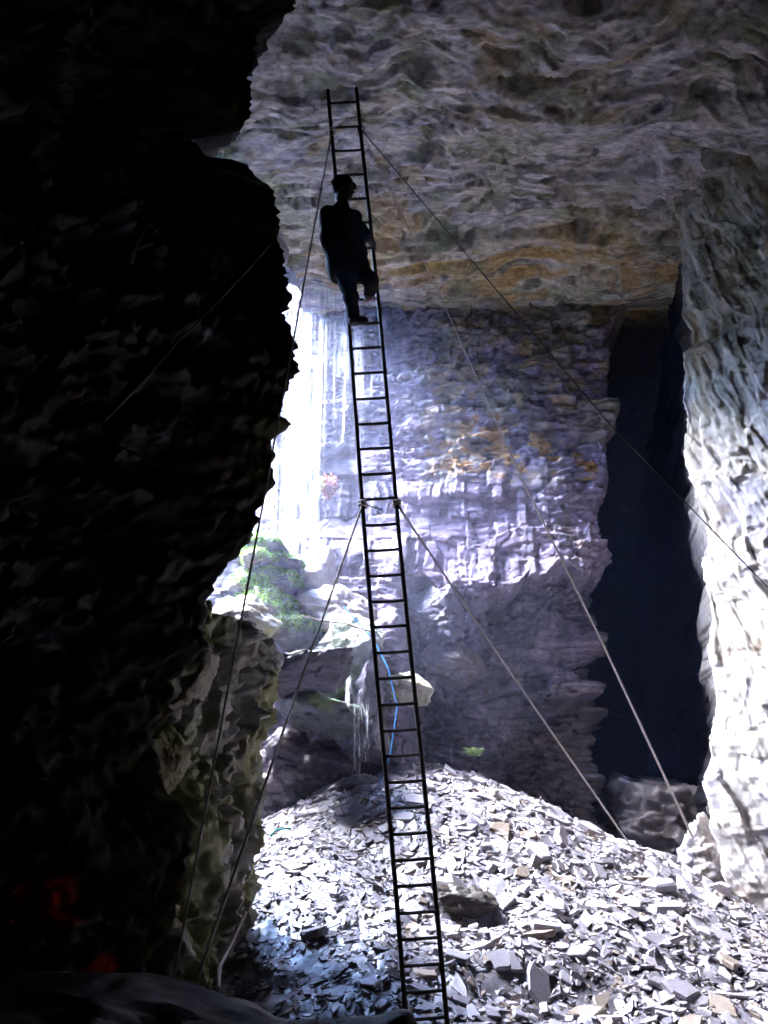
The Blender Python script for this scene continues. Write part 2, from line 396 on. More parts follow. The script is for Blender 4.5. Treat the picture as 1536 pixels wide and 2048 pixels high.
zsr = np.concatenate([np.arange(-.6, .9, .08), np.arange(.9, 12.0, .02), np.arange(12.0, 13.6, .1)])
V, Fc, P0 = wall(plan_right, zsr, disp_right, 1)
x, y, z = P0.T
n1 = fbm(P0 * .9, 4, 160); n2 = fbm(P0 * 3, 4, 161); vs = fbm(P0 * (3.2, 3.2, .7), 4, 162)
c = np.tile(np.array([[.58, .55, .53]]), (len(P0), 1))
c = mixc(c, (.50, .49, .56), sst(0, .7, n2))
up = sst(6.2, 9.8, z + .9 * n1)
c = mixc(c, (.50, .48, .32), up * .7)
c = mixc(c, (.30, .19, .07), up * sst(.1, .7, vs + .5 * sst(4.9, 5.9, x)) * .75)
c = mixc(c, (.15, .16, .07), up * sst(.35, .8, -vs + .4 * n2) * .7)
c = mixc(c, (.40, .30, .17), (1 - up) * sst(.5, .9, n1 + .5 * n2) * .5)
c = mixc(c, (.04, .038, .04), np.maximum(.8 * sst(13.4, 14.2, y), sst(10.6, 9.6, y)))  # near part and passage side darkened to cut bounced light
c = mixc(c, (.012, .011, .013), sst(14.2, 16, y))  # deeper passage side painted almost black in place of shade
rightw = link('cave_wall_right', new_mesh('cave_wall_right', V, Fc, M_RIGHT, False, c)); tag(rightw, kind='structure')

# ---- left wall (near, dark) ----------------------------------------------
xl = prof([(600, -120), (590, -10), (585, 20), (508, 68), (512, 110), (498, 150), (504, 205), (496, 250), (470, 271), (400, 277), (352, 282), (354, 308), (440, 318), (490, 324), (512, 345),
           (545, 390), (553, 440), (560, 490), (571, 540), (581, 600), (577, 640), (580, 660), (596, 700), (590, 715), (599, 745), (570, 772), (556, 832), (580, 846),
           (556, 866), (541, 884), (549, 920), (546, 965), (528, 995), (518, 1030), (509, 1075), (470, 1112), (438, 1150), (421, 1190), (411, 1212), (410, 1290), (388, 1310),
           (350, 1365), (345, 1420), (306, 1470), (322, 1560), (372, 1620), (386, 1645), (375, 1750), (350, 1850), (290, 1930), (280, 2100)], 8)
def plan_left(z):
    e = float(xl(z)); e1_, e2_ = float(xl(z + .26)), float(xl(z + 1.0))
    return [(-5.0, -9, 20), (-4.2, -1, 40), (-3.6, 3.0, 110), (min(e, e2_) - 1.0, 6.8, 26), (min(e, e1_) - .26, 7.7, 14), (e, 8.0, 14), (e - .45, 8.6, 24), (-3.6, 10.0, 24), (-9.5, 11.6, 30), (-10.2, 18.9, 1)]
def disp_left(P):
    h1, e1 = facets(P, (.8, .8, 1.1), 203, 0.6); h2, e2 = facets(P, (2.4, 2.4, 3.6), 213, 0.7); h3, e3 = facets(P, (7, 7, 11), 223, 0.8)
    edge = np.exp(-((P[:, 1] - 8.0) / .6) ** 2)
    sl = P[:, 1] * 1.1; b1, _ = beds(sl, P[:, 2], .7, 1.4, 203, .6, -.35); b2, _ = beds(sl, P[:, 2], .22, .5, 213, .7, -.35); b3, _ = beds(sl, P[:, 2], .08, .16, 223, .6, -.3)
    return (.10 * h1 + 0.16 * b1) * (1 - .93 * edge) + 0.08 * b2 * (1 - .75 * edge) + 0.03 * b3 + 0.008 * fbm(P * 7, 3, 230)
zsl = np.arange(-.6, 13.6, .04)
V, Fc, P0 = wall(plan_left, zsl, disp_left, 1)
x, y, z = P0.T
n1 = fbm(P0 * .9, 4, 260); n2 = fbm(P0 * 3, 4, 261)
c = np.tile(np.array([[.0036, .0034, .0039]]), (len(P0), 1))  # near black stands in for shade on the camera-facing side
c = mixc(c, (.045, .040, .014), sst(.1, .7, n2) * sst(7.5, 7.9, y))
c = mixc(c, (.55, .035, .012), sst(.10, .5, spot(P0, px(105, 1800, 7.5), .30) + spot(P0, px(200, 1945, 7.6), .16) + .12 * n2))
dg = P0 @ np.array([[.55, .3, .5], [-.3, .8, .2], [-.6, .1, .75]]).T * (4.5, 2.0, 1.6)
c = mixc(c, (.06, .06, .07), sst(.95, 1.1, fbm(dg, 3, 268) * .9 + .35 * n1) * .9)  # pale streaks stand in for light caught on wet facets
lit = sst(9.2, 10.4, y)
c = mixc(c, (.26, .25, .27), lit)  # side under the opening painted paler, as its daylit side
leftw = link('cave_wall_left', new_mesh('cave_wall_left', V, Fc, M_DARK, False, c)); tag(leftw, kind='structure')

# ---- wall behind the camera ----------------------------------------------
def plan_rear(z): return [(10, -9, 40), (-6, -9, 1)]
V, Fc, P0 = wall(plan_rear, np.arange(-.6, 13.8, .3), lambda P: .3 * facets(P, (.6, .6, .6), 303)[0], -1)
rear = link('cave_wall_rear', new_mesh('cave_wall_rear', V, Fc, M_DARK, False, np.tile([[.02, .02, .022]], (len(P0), 1)))); tag(rear, kind='structure')  # unseen rock kept near black so little light bounces forward

# ---- ceiling with the collapsed opening ----------------------------------
HOLE = np.array([(-1.78, 16.6), (-1.72, 15.3), (-2.05, 14.1), (-2.6, 13.3), (-3.4, 12.7), (-4.8, 12.3), (-7, 12.0), (-9.2, 12.6), (-9.8, 15), (-9.6, 18.7), (-5, 18.2), (-3, 17.3)])
def inside(pt, poly):
    x, y = pt.T; r = np.zeros(len(pt), bool); n = len(poly)
    for i in range(n):
        x0, y0 = poly[i]; x1, y1 = poly[(i + 1) % n]
        cnd = ((y0 > y) != (y1 > y)) & (x < (x1 - x0) * (y - y0) / (y1 - y0 + 1e-12) + x0); r ^= cnd
    return r
xs = np.concatenate([np.arange(-12, -3.6, .35), np.arange(-3.6, 6.6, .024), np.arange(6.6, 11.6, .4)])
ys = np.concatenate([np.arange(-9.5, 8.2, .35), np.arange(8.2, 16.8, .022), np.arange(16.8, 35, .3)])
X, Y = np.meshgrid(xs, ys); G = np.stack([X.ravel(), Y.ravel(), np.zeros(X.size)], 1)
x, y = G[:, 0], G[:, 1]
wq = G + 0.35 * np.stack([fbm(G * .7, 3, 300), fbm(G * .7 + 7, 3, 301), 0 * x], 1)
def plates(Pn, T, seed, octv=4):
    q = fbm(Pn, octv, seed, .55) / T; k0 = np.floor(q); return (k0 + sst(.86, 1.0, q - k0)) * T
h2, e2 = facets(wq, (1.3, 3.4, 1), 322, .5, .5); h3, e3 = facets(wq, (3.2, 8, 1), 333, .5, .5)
d = .10 * plates(wq * (.35, .9, 1), .42, 310, 3) + .05 * plates(wq * (.9, 2.3, 1), .5, 320, 2) + .026 * h2 + .013 * h3 + .005 * fbm(wq * (7, 15, 1), 3, 345)
pit = facets(wq, (.8, 2.6, 1), 336, .1, .6); pit2 = facets(wq, (1.9, 5.5, 1), 337, .1, .6)
d -= .20 * sst(.70, .74, pit[0]) * sst(.04, .2, pit[1]) + .09 * sst(.66, .70, pit2[0]) * sst(.04, .2, pit2[1])
flat = sst(13.2, 14.2, y)
d = d * (1 - .45 * flat)
for ys_, a, sd in ((13.95, .24, 1), (14.55, .19, 2), (15.1, .16, 3), (15.6, .10, 4), (12.3, .09, 5), (11.0, .12, 6), (14.25, .12, 8), (14.85, .12, 9)):
    yy = y - ys_ - .12 * np.sin(x * 1.1 + sd) - .06 * np.sin(x * 3.3 + sd * 2) - .05 * vn(G * (2.5, 0, 0) + sd, 350)
    d += a * sst(-.02, .03, yy) * (1 - sst(.1, .75, yy)) * sst(-.35, .25, vn(G * (.9, .2, 1) + sd * 3.1, 351) + .25)
d -= .42 * np.clip(11.0 - y + .5 * fbm(G * (.5, .9, 1), 3, 360), 0, 2.4)  # near ceiling tilted up to face away from the daylight and darken
Zc = CEIL - d
Vc = np.stack([x, y, Zc], 1); Fc = grid_faces(len(ys), len(xs))
cen = Vc[Fc].mean(1)[:, :2]
jit = .12 * np.stack([vn(np.c_[cen * 2.2, 0 * cen[:, 0]], 370), vn(np.c_[cen * 2.2, 0 * cen[:, 0]] + 5, 371)], 1)
Fc = Fc[~inside(cen + jit, HOLE)][:, ::-1]
n1 = fbm(G * (.6, 1, 1), 4, 380); n2 = fbm(wq * (1.6, 3.4, 1), 4, 381); n3 = fbm(wq * (4, 9, 1), 3, 382)
c = np.tile(np.array([[.58, .53, .52]]), (len(G), 1))
c = mixc(c, (.38, .36, .40), sst(-.1, .6, n2))
c = mixc(c, (.68, .62, .57), sst(.1, .7, -n1 + .4 * n3))
c = mixc(c, (.40, .30, .15), sst(.55, .95, .6 * n1 + .8 * n2 + .3 * sst(11, 13.5, y)) * .7)
c = mixc(c, (.26, .28, .18), sst(.35, .9, -n1 + .5 * n2 + .3 * sst(2.0, 4.5, x)) * .6)
band = sst(13.6, 14.1, y + .2 * n1)
c = mixc(c, (.64, .60, .48), band * .75)
c = mixc(c, (.33, .31, .33), band * sst(.2, .6, n2) * .7)
c = mixc(c, (.52, .36, .14), band * sst(.2, .7, n1 + .6 * n2 + .4 * sst(0, 3, x)) * .7)
c = mixc(c, (.52, .31, .09), sst(14.3, 14.8, y + .2 * n2) * sst(1.6, 2.9, x + .5 * n1) * sst(-.25, .3, n2 + .4 * n3) * .7)
c = mixc(c, (.12, .11, .10), sst(.40, .75, -n2 + .5 * n3) * .75)
n4 = fbm(wq * (.5, 5, 1), 4, 383); n5 = fbm(wq * (2.2, 4.5, 1), 3, 384)
c = mixc(c, (.58, .40, .15), sst(14.0, 14.7, y) * sst(.05, .5, n4) * .7)
c = mixc(c, (.26, .30, .18), sst(.3, .7, n5) * .55)
c = mixc(c, (.66, .60, .52), sst(.3, .7, -n5) * .55)
c = mixc(c, (.04, .038, .04), np.maximum(sst(16.2, 17.0, y), sst(9.3, 8.3, y)))  # near ceiling painted dark to cut bounce light, passage roof to stay dark
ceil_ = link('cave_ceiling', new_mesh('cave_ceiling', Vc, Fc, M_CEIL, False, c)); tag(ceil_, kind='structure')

# rock throat of the opening, up to the surface
ang = np.linspace(0, 1, len(HOLE) * 9 + 1)
per = np.concatenate([HOLE, HOLE[:1]]); seg = np.r_[0, np.cumsum(np.linalg.norm(np.diff(per, axis=0), axis=1))]; seg /= seg[-1]
ring = np.stack([np.interp(ang, seg, per[:, 0]), np.interp(ang, seg, per[:, 1])], 1); cn = HOLE.mean(0)
rows = []
for zz, k in zip(np.arange(11.0, 13.9, .2), np.linspace(1.05, 1.14, 15)):
    rows.append(np.c_[cn + (ring - cn) * k, np.full(len(ring), zz)])
R = np.concatenate(rows); hh = facets(R, (.9, .9, 1.4), 390, .5)[0]
dirn = R[:, :2] - cn; dirn /= np.linalg.norm(dirn, axis=1)[:, None]
R[:, :2] += dirn * (.18 * np.abs(hh))[:, None]
thr = link('shaft_wall', new_mesh('shaft_wall', R, grid_faces(len(rows), len(ring)), M_BACK, False, np.tile([[.30, .28, .30]], (len(R), 1)))); tag(thr, kind='structure')

# ---- ground --------------------------------------------------------------
xs = np.arange(-12, 12.1, .4); ys = np.arange(-10, 36, .4); X, Y = np.meshgrid(xs, ys)
G = np.stack([X.ravel(), Y.ravel(), np.zeros(X.size)], 1)
G[:, 2] = -.55 + .15 * fbm(G * .8, 3, 400)
G[:, 2] += .55 * sst(7, 2, G[:, 1]) * (np.abs(G[:, 0]) < 30) + 2.4 * sst(-2.0, -4, G[:, 0]) * sst(11.5, 13, G[:, 1])
gr = link('ground', new_mesh('ground', G, grid_faces(len(ys), len(xs)), M_DARK, False, np.tile([[.03, .028, .03]], (len(G), 1)))); tag(gr, kind='structure')  # floor colour kept dark to reduce light bounced into the front cave

# ---- dark ledge in front of the camera -----------------------------------
EDGE = [(-200, 1935), (290, 1945), (400, 1966), (450, 1985), (520, 2012), (560, 2036), (640, 2042), (735, 2036), (800, 2020), (832, 2024), (842, 2075), (900, 2110), (1800, 2200)]
eq = np.array([px(u, v, 6.2) for u, v in EDGE])
xs = np.arange(-3.6, 4.6, .05); ys = np.concatenate([np.arange(0.5, 4.6, .2), np.arange(4.6, 7.6, .045)])
X, Y = np.meshgrid(xs, ys); G = np.stack([X.ravel(), Y.ravel(), np.zeros(X.size)], 1)
topz = np.interp(G[:, 0], eq[:, 0], eq[:, 2])
h1, _ = facets(G, (1.2, 1.2, 1), 410, .6); h2, _ = facets(G, (4, 4, 1), 411, .7)
lipd = sst(6.45, 6.2, G[:, 1] + .12 * h2)
G[:, 2] = -.6 + (topz + .6 - .28 * sst(6.2, 3.0, G[:, 1])) * lipd + (.05 * h1 + .02 * h2) * sst(6.35, 5.6, G[:, 1]) - .06 * sst(6.1, 5.5, G[:, 1])
led = link('rock_ledge', new_mesh('rock_ledge', G, grid_faces(len(ys), len(xs)), M_DARK, False, np.tile([[.008, .0075, .0075]], (len(G), 1)))); tag(led, kind='structure')

# ---- scree mound ---------------------------------------------------------
PK = (0.62, 14.7)
def mound_z(x, y):
    dx, dy = x - PK[0], y - PK[1]
    dxs = np.where(dx > 0, .50 * dx, .46 * dx)
    dys = np.where(dy < 0, .555 * dy, .25 * dy)
    r = np.sqrt(dxs ** 2 + dys ** 2 + .02)
    z = 3.2 - r
    G = np.stack([x, y, 0 * x], 1)
    z = z + .10 * fbm(G * .9, 3, 420) + .04 * fbm(G * 3, 3, 421)
    z -= .42 * np.exp(-(((x - .95) / .36) ** 2 + ((y - 11.25) / .26) ** 2))     # dark hollow beside the ladder
    z -= .13 * np.exp(-(((x - 1.2) / .8) ** 2 + ((y - 9.9) / .22) ** 2))
    z -= .10 * np.exp(-(((x - .1) / .5) ** 2 + ((y - 12.0) / .2) ** 2))
    base = np.where(y < 8.6, -.25, -1)
    return np.maximum(z, base)
xs = np.arange(-3.4, 6.4, .06); ys = np.arange(6.6, 16.6, .06); X, Y = np.meshgrid(xs, ys)
mx, my = X.ravel(), Y.ravel(); MV = np.stack([mx, my, mound_z(mx, my)], 1)
MV[:, 2] += .03 * facets(MV, (6, 6, 1), 430, .7)[0]
n1 = fbm(MV * 1.2, 3, 431)
mound = link('scree_mound', new_mesh('scree_mound', MV, grid_faces(len(ys), len(xs)), M_SLATE, False,
             mixc(np.tile([[.20, .19, .22]], (len(MV), 1)), (.10, .095, .115), sst(0, .6, n1)))); tag(mound, kind='structure')

def slab_shape(r, kind=0):
    """one broken slate: irregular outline, chipped upper rim, uneven thickness"""
    n = int(r.integers(4, 7)); a = np.sort((np.arange(n) + r.uniform(-.35, .35, n)) * 2 * np.pi / n)
    el = r.uniform(.26, .7); rad = r.uniform(.72, 1.1, n)
    o = np.stack([rad * np.cos(a), el * rad * np.sin(a)], 1)
    th = r.uniform(.18, .46) * (el + .3)
    tx, ty = r.uniform(-.12, .12, 2)
    bot = np.c_[o * .97, -th / 2 + 0 * a]; mid = np.c_[o, th * r.uniform(.1, .4, n)]
    k = r.uniform(.80, .96, (n, 1)); top = np.c_[o * k, th / 2 + tx * o[:, 0] + ty * o[:, 1]]
    V = np.concatenate([bot, mid, top])
    Fc = [tuple(range(n))[::-1]]
    for b in (0, n):
        Fc += [(b + j, b + (j + 1) % n, b + n + (j + 1) % n, b + n + j) for j in range(n)]
    Fc += [tuple(2 * n + j for j in range(n))]
    return V, Fc
SHAPES = [slab_shape(rng) for _ in range(40)]
def slate_col(r):
    g = r.uniform(.17, .42); c = np.array([g * 1.0, g * .94, g * 1.08])
    q = r.random()
    if q < .10: c = np.array([g * 1.05, g * .86, g * .72])
    elif q < .25: c *= .55
    elif q < .4: c = np.array([g * 1.02, g * .92, g * 1.06])
    return c
NS = 36000
sx = rng.uniform(-2.6, 5.4, NS); sy = 7.9 + 7.6 * rng.random(NS) ** .9
size = np.clip(.028 * np.exp(rng.normal(.12, .62, NS)), .014, .17)
size *= np.where(sx < .1 - .12 * (12 - sy), .72, 1.0) * np.where((sx > 1.2), 1.12, 1.0)
big = rng.choice(NS, 210, replace=False); size[big] = rng.uniform(.10, .25, 210) * np.where(sx[big] < 0, .75, 1) * np.where(sx[big] > 1.2, 1.05, 1)
sz = mound_z(sx, sy)
ok = sz > -.6; sx, sy, sz, size = sx[ok], sy[ok], sz[ok], size[ok]
gx = (mound_z(sx + .1, sy) - mound_z(sx - .1, sy)) / .2; gy = (mound_z(sx, sy + .1) - mound_z(sx, sy - .1)) / .2
order = np.argsort(-size)
# the 300 largest of those in the camera's view become parts of their own
dep = sy * _C + (sz - EYE) * _S
uu = 768 + F_PX * sx / dep; vv = 1024 - F_PX * ((sz - EYE) * _C - sy * _S) / dep
seen = (uu > 480) & (uu < 1500) & (vv < 2040)
top300 = [i for i in order if seen[i]][:300]; tset = set(top300)
slab_meshes = []
for k in range(24):
    Vs, Fs = SHAPES[k]
    slab_meshes.append(new_mesh('slate_slab', Vs, Fs, M_SLATE, False, np.tile(slate_col(rng), (len(Vs), 1))))
mb = MB()
for i in range(len(sx)):
    nrm = Vector((-gx[i], -gy[i], 1)).normalized()
    tl = .22 if size[i] < .12 else .12
    nrm = (nrm + Vector(rng.normal(0, tl, 3))).normalized()
    if rng.random() < .04: nrm = (nrm + Vector(rng.normal(0, .9, 3))).normalized()
    q = nrm.to_track_quat('Z', 'Y').to_matrix() @ Matrix.Rotation(rng.uniform(0, 6.283), 3, 'Z')
    lift = size[i] * rng.uniform(-.05, .22) + .012
    pos = Vector((sx[i], sy[i], sz[i] + lift))
    if i in tset:
        o = link('slate_slab', slab_meshes[int(rng.integers(24))], mound)
        sc = size[i]; o.matrix_local = Matrix.Translation(pos) @ q.to_4x4() @ Matrix.Diagonal((sc, sc, sc, 1))
    else:
        Vs, Fs = SHAPES[int(rng.integers(40))]
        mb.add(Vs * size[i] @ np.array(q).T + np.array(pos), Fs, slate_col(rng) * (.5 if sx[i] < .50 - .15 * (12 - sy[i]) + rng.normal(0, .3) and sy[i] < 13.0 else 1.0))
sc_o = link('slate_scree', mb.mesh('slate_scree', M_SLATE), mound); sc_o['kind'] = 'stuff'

# ------------------------------------------------------------------ boulders and rock outcrops
def boulder_mesh(name, dims, seed, mat, c1, c2, sub=4, planes=16, rough=.05, moss=0.0, mossc=(.16, .22, .05)):
    r = np.random.default_rng(seed); D, Fc = ICO[sub]
    nn = r.normal(size=(planes, 3)); nn /= np.linalg.norm(nn, axis=1)[:, None]; hh = r.uniform(.62, 1.0, planes)
    dots = D @ nn.T
    rad = np.min(np.where(dots > .08, hh / np.maximum(dots, .08), 9), axis=1); rad = np.minimum(rad, 1.25)
    V = D * rad[:, None] * np.asarray(dims, float)
    n = D
    sc = 1.0 / max(.25, float(np.mean(dims)))
    V = V + n * (rough * np.mean(dims) * (facets(V, (3 * sc, 3 * sc, 5 * sc), seed + 5, .7)[0] + .8 * fbm(V * 3 * sc, 4, seed)))[:, None]
    n1 = fbm(V * 2.2, 4, seed + 9)
    c = mixc(np.tile(np.asarray(c1, float)[None], (len(V), 1)), c2, sst(-.3, .5, n1))
    if moss: c = mixc(c, mossc, sst(.25, .75, D[:, 2] + .6 * n1) * moss)
    return new_mesh(name, V, Fc, mat, False, c)

def boulder(name, u, v, y, dims, seed, label, c1, c2, rot=(0, 0, 0), **k):
    me = boulder_mesh(name, dims, seed, M_BOULD, c1, c2, **k)
    o = link(name, me, None, px(u, v, y)); o.rotation_euler = rot
    return tag(o, label, 'rock')

def leaf_cloud(pts, nrm, size, cols, r, out=.6):
    """many leaf-sized two-triangle blades standing on points of a surface"""
    n = len(pts); s = size * r.uniform(.6, 1.4, (n, 1))
    up = nrm + out * r.normal(size=(n, 3)); up /= np.linalg.norm(up, axis=1)[:, None]
    sd = np.cross(up, r.normal(size=(n, 3))); sd /= np.linalg.norm(sd, axis=1)[:, None] + 1e-9
    bend = np.cross(up, sd) * s * .3
    a = pts; b = pts + up * s * .55 + sd * s * .28; c = pts + up * s + bend; d = pts + up * s * .55 - sd * s * .28
    V = np.stack([a, b, c, d], 1).reshape(-1, 3)
    Fc = np.arange(4 * n).reshape(n, 4)
    return V, Fc, np.repeat(cols, 4, 0)

def moss_part(parent, center, dims, seed, n=900, size=.05, c1=(.10, .20, .03), c2=(.30, .38, .10), name='moss_cushion'):
    r = np.random.default_rng(seed)
    D = r.normal(size=(n, 3)); D /= np.linalg.norm(D, axis=1)[:, None]; D[:, 2] = np.abs(D[:, 2]) * np.where(r.random(n) < .8, 1, -.6)
    lump = 1 + .22 * vn(D * 2.3 + seed, seed) + .12 * vn(D * 5 + seed, seed + 1)
    P = D * lump[:, None] * np.asarray(dims); nr = D / np.asarray(dims); nr /= np.linalg.norm(nr, axis=1)[:, None]
    t = np.clip(.5 + .5 * vn(P * 9, seed) + .3 * (r.random(n) - .5), 0, 1)
    cols = np.asarray(c1) * (1 - t[:, None]) + np.asarray(c2) * t[:, None]
    V, Fc, C = leaf_cloud(P * .92, nr, size, cols, r)
    # solid cushion under the blades
    S, SF = ICO[2]
    SV = S * (1 + .22 * vn(S * 2.3 + seed, seed) + .12 * vn(S * 5 + seed, seed + 1))[:, None] * np.asarray(dims) * .95
    tri = np.concatenate([Fc[:, [0, 1, 2]], Fc[:, [0, 2, 3]], SF + len(V)])
    me = new_mesh(name, np.concatenate([V, SV]), tri, M_LEAF, False, np.concatenate([C, np.tile([c1], (len(SV), 1))]))
    return link(name, me, parent, center)

DK1, DK2 = (.10, .09, .12), (.17, .15, .20)
PL1, PL2 = (.40, .37, .36), (.30, .28, .33)

# mossy stepped pillar beside the waterfall
pil = empty('mossy_pillar', px(535, 1300, 14.6), 'stepped dark rock pillar with green moss cushions beside the waterfall', 'rock')
pb = np.array(pil.location)
k = 0
for (u, v, w, h, dp) in ((540, 1270, .62, .28, .5), (535, 1225, .56, .26, .48), (528, 1180, .52, .25, .46), (532, 1135, .50, .24, .45), (520, 1100, .44, .22, .42)):
    me = boulder_mesh('stone_block', (w, dp, h), 500 + k, M_BOULD, (.12, .12, .14), (.24, .23, .26), sub=4, planes=10, rough=.06)
    blk = link('stone_block', me, pil, px(u, v, 14.6) - pb); k += 1
    bvx = np.empty(len(me.vertices) * 3); me.vertices.foreach_get('co', bvx); bvx = bvx.reshape(-1, 3); bn = bvx / np.array((w, dp, h)) ** 2; bn /= np.linalg.norm(bn, axis=1)[:, None]
    mr_ = np.random.default_rng(540 + k); pick = np.where((bn @ (0, -.45, .9) > .35 + .5 * fbm(bvx * 5, 3, 545 + k)) & (bn[:, 1] < .3))[0]
    pick = np.concatenate([pick] * 6); pts = bvx[pick] + mr_.normal(0, .018, (len(pick), 3)); tt = np.clip(.5 + .6 * vn(pts * 7, 549) + mr_.normal(0, .15, len(pick)), 0, 1)[:, None]
    Vm, Fm, Cm = leaf_cloud(pts, bn[pick] + (0, 0, -.25), .032, np.array((.10, .28, .04)) * (1 - tt) + np.array((.40, .62, .16)) * tt, mr_, .8)
    link('moss', new_mesh('moss', Vm, Fm, M_LEAF, False, Cm), blk)
boulder('boulder', 478, 1245, 13.6, (.55, .5, .40), 601, 'pale sunlit boulder left of the mossy pillar, against the dark wall', (.55, .50, .40), (.45, .42, .38), moss=.25, mossc=(.36, .34, .14))
boulder('boulder', 632, 1160, 15.2, (.42, .5, .62), 602, 'bright white boulder at the foot of the waterfall', (.60, .58, .60), (.50, .48, .52))
boulder('boulder', 672, 1235, 14.9, (.62, .55, .42), 603, 'pale pinkish slab below the waterfall, left of the ladder', (.52, .46, .44), (.42, .38, .40))
boulder('boulder', 690, 1320, 14.5, (.60, .5, .52), 604, 'big rounded wet boulder with pale green algae beside the ladder', (.46, .48, .46), (.34, .38, .34), moss=.3, mossc=(.30, .36, .20), sub=5)
boulder('boulder', 742, 1390, 14.3, (.20, .3, .75), 605, 'narrow upright rock fin directly left of the ladder', (.22, .20, .27), (.16, .15, .20), rot=(0, .12, 0))
boulder('boulder', 812, 1375, 14.5, (.40, .35, .19), 606, 'yellowish lichened slab behind the ladder rails', (.42, .41, .28), (.42, .36, .30), rot=(0, .25, 0), moss=.5, mossc=(.44, .46, .22))
boulder('boulder', 575, 1345, 13.3, (.92, .6, .30), 607, 'dark overhanging slab pointing right under the moss', DK1, DK2, rot=(0, -.16, .1), moss=.8, mossc=(.22, .24, .07), sub=5)
boulder('boulder', 640, 1425, 14.1, (.66, .5, .30), 608, 'wet pale green stone shelf beside the little cascade', (.17, .18, .18), (.11, .12, .13), rot=(0, .15, 0), moss=.7, mossc=(.20, .30, .10))
boulder('boulder', 722, 1470, 14.4, (.34, .4, .52), 609, 'wet rock the little cascade runs over', (.24, .23, .26), (.14, .13, .16), moss=.4, mossc=(.22, .28, .16))
boulder('boulder', 650, 1480, 15.3, (1.15, .45, 1.0), 630, 'dark purple rock mass added to keep the recess behind the little cascade dark', (.09, .08, .10), (.13, .11, .14), sub=5)  # dark mass put in to cover the brightly lit shelf behind
boulder('boulder', 600, 1560, 14.6, (.95, .6, .72), 610, 'dark boulder filling the hollow above the left foot of the scree', (.06, .05, .06), (.10, .07, .08), sub=5)
boulder('boulder', 705, 1575, 14.2, (.45, .4, .20), 611, 'low wet shelf under the little cascade', (.16, .15, .17), (.22, .20, .22), rot=(0, -.2, 0))
boulder('boulder', 880, 1235, 16.2, (.62, .5, .50), 612, 'purple grey block under the overhanging lip, right of the ladder', (.14, .13, .17), (.10, .09, .13), sub=5)
boulder('boulder', 915, 1335, 16.3, (.52, .5, .40), 613, 'brownish block below the purple block, right of the ladder', (.17, .13, .12), (.14, .12, .16), sub=5)
boulder('boulder', 1335, 1660, 17.6, (1.15, .9, .85), 617, 'dim brown rock bank inside the mouth of the dark passage', (.13, .11, .11), (.10, .085, .09), sub=5)
boulder('boulder', 1410, 1720, 13.7, (.30, .4, .62), 619, 'upright grey block where the long rope is tied, at the right wall', (.32, .29, .28), (.26, .25, .30), rot=(0, .1, .3), sub=5)
boulder('boulder', 362, 1275, 8.6, (.24, .4, .26), 620, 'black block jutting from the edge of the dark wall', (.03, .03, .03), (.05, .05, .05))

# lit buttress below the dark wall
xq = prof([(520, 1255), (548, 1300), (545, 1360), (538, 1420), (532, 1500), (530, 1600), (527, 1700), (505, 1800), (470, 1900), (440, 1985), (430, 2100)], 10.8)
def plan_but(z):
    e = float(xq(z)); b = float(xl(z)) * 8.4 / 8
    return [(b - .55, 8.2, 40), ((b + e) / 2 - .1, 9.6, 40), (e, 10.8, 14), (e - .5, 11.3, 16), (-4.0, 12.0, 1)]
def disp_but(P):
    h1, e1 = facets(P, (1.6, 1.1, 1.0), 703, .6); h2, e2 = facets(P, (4.5, 3, 2.6), 713, .7); h3, _ = facets(P, (12, 9, 7), 723, .7)
    edge = np.exp(-((P[:, 1] - 10.8) / .35) ** 2)
    b1, _ = beds(P[:, 2], P[:, 1], .35, .9, 733, .6, .2); b2, _ = beds(P[:, 2], P[:, 1], .13, .3, 734, .6, .2)
    return (.10 * h1 + .09 * b1 + .05 * h2) * (1 - .4 * edge) + .045 * b2 + .012 * fbm(P * 7, 3, 730)
zmax = px(500, 1282, 10.6)[2]
V, Fc, P0 = wall(plan_but, np.arange(-.4, zmax, .03), disp_but, 1)
n1 = fbm(P0 * 1.3, 4, 740); n2 = fbm(P0 * (5, 5, 2), 4, 741)
c = np.tile(np.array([[.24, .23, .19]]), (len(P0), 1))
c = mixc(c, (.13, .12, .10), sst(0, .6, n2)); c = mixc(c, (.24, .26, .08), sst(-.2, .5, n1 + .5 * n2 + .5 * sst(9.6, 8.6, P0[:, 1])) * .8)
c = mixc(c, (.38, .36, .35), sst(.3, .8, -n1) * .7)
but = link('rock_buttress', new_mesh('rock_buttress', V, Fc, rock_mat('wet_buttress_rock', 7, .6, (.15, .5), (.5, 1.4), (1, 1, .7), .03, .6), False, c))
tag(but, 'mossy wet rock buttress below the dark left wall, ropes in front', 'rock')
boulder('boulder', 385, 1365, 9.2, (.16, .3, .36), 621, 'pale tan slab leaning on top of the wet buttress', (.34, .30, .22), (.28, .25, .20), rot=(0, .35, 0))
boulder('boulder', 470, 1310, 11.0, (.42, .4, .28), 622, 'brown angular block capping the wet buttress', (.22, .19, .17), (.15, .13, .13), sub=5, moss=.3)
boulder('boulder', 335, 1520, 8.8, (.16, .3, .34), 623, 'yellow green mossy lump at the left edge of the wet buttress', (.22, .20, .07), (.18, .16, .08), moss=.6, mossc=(.24, .24, .05))
boulder('boulder', 335, 1905, 8.3, (.20, .25, .26), 624, 'pale angular stone at the foot of the wet buttress', (.24, .23, .22), (.17, .16, .12), rot=(0, .5, 0))

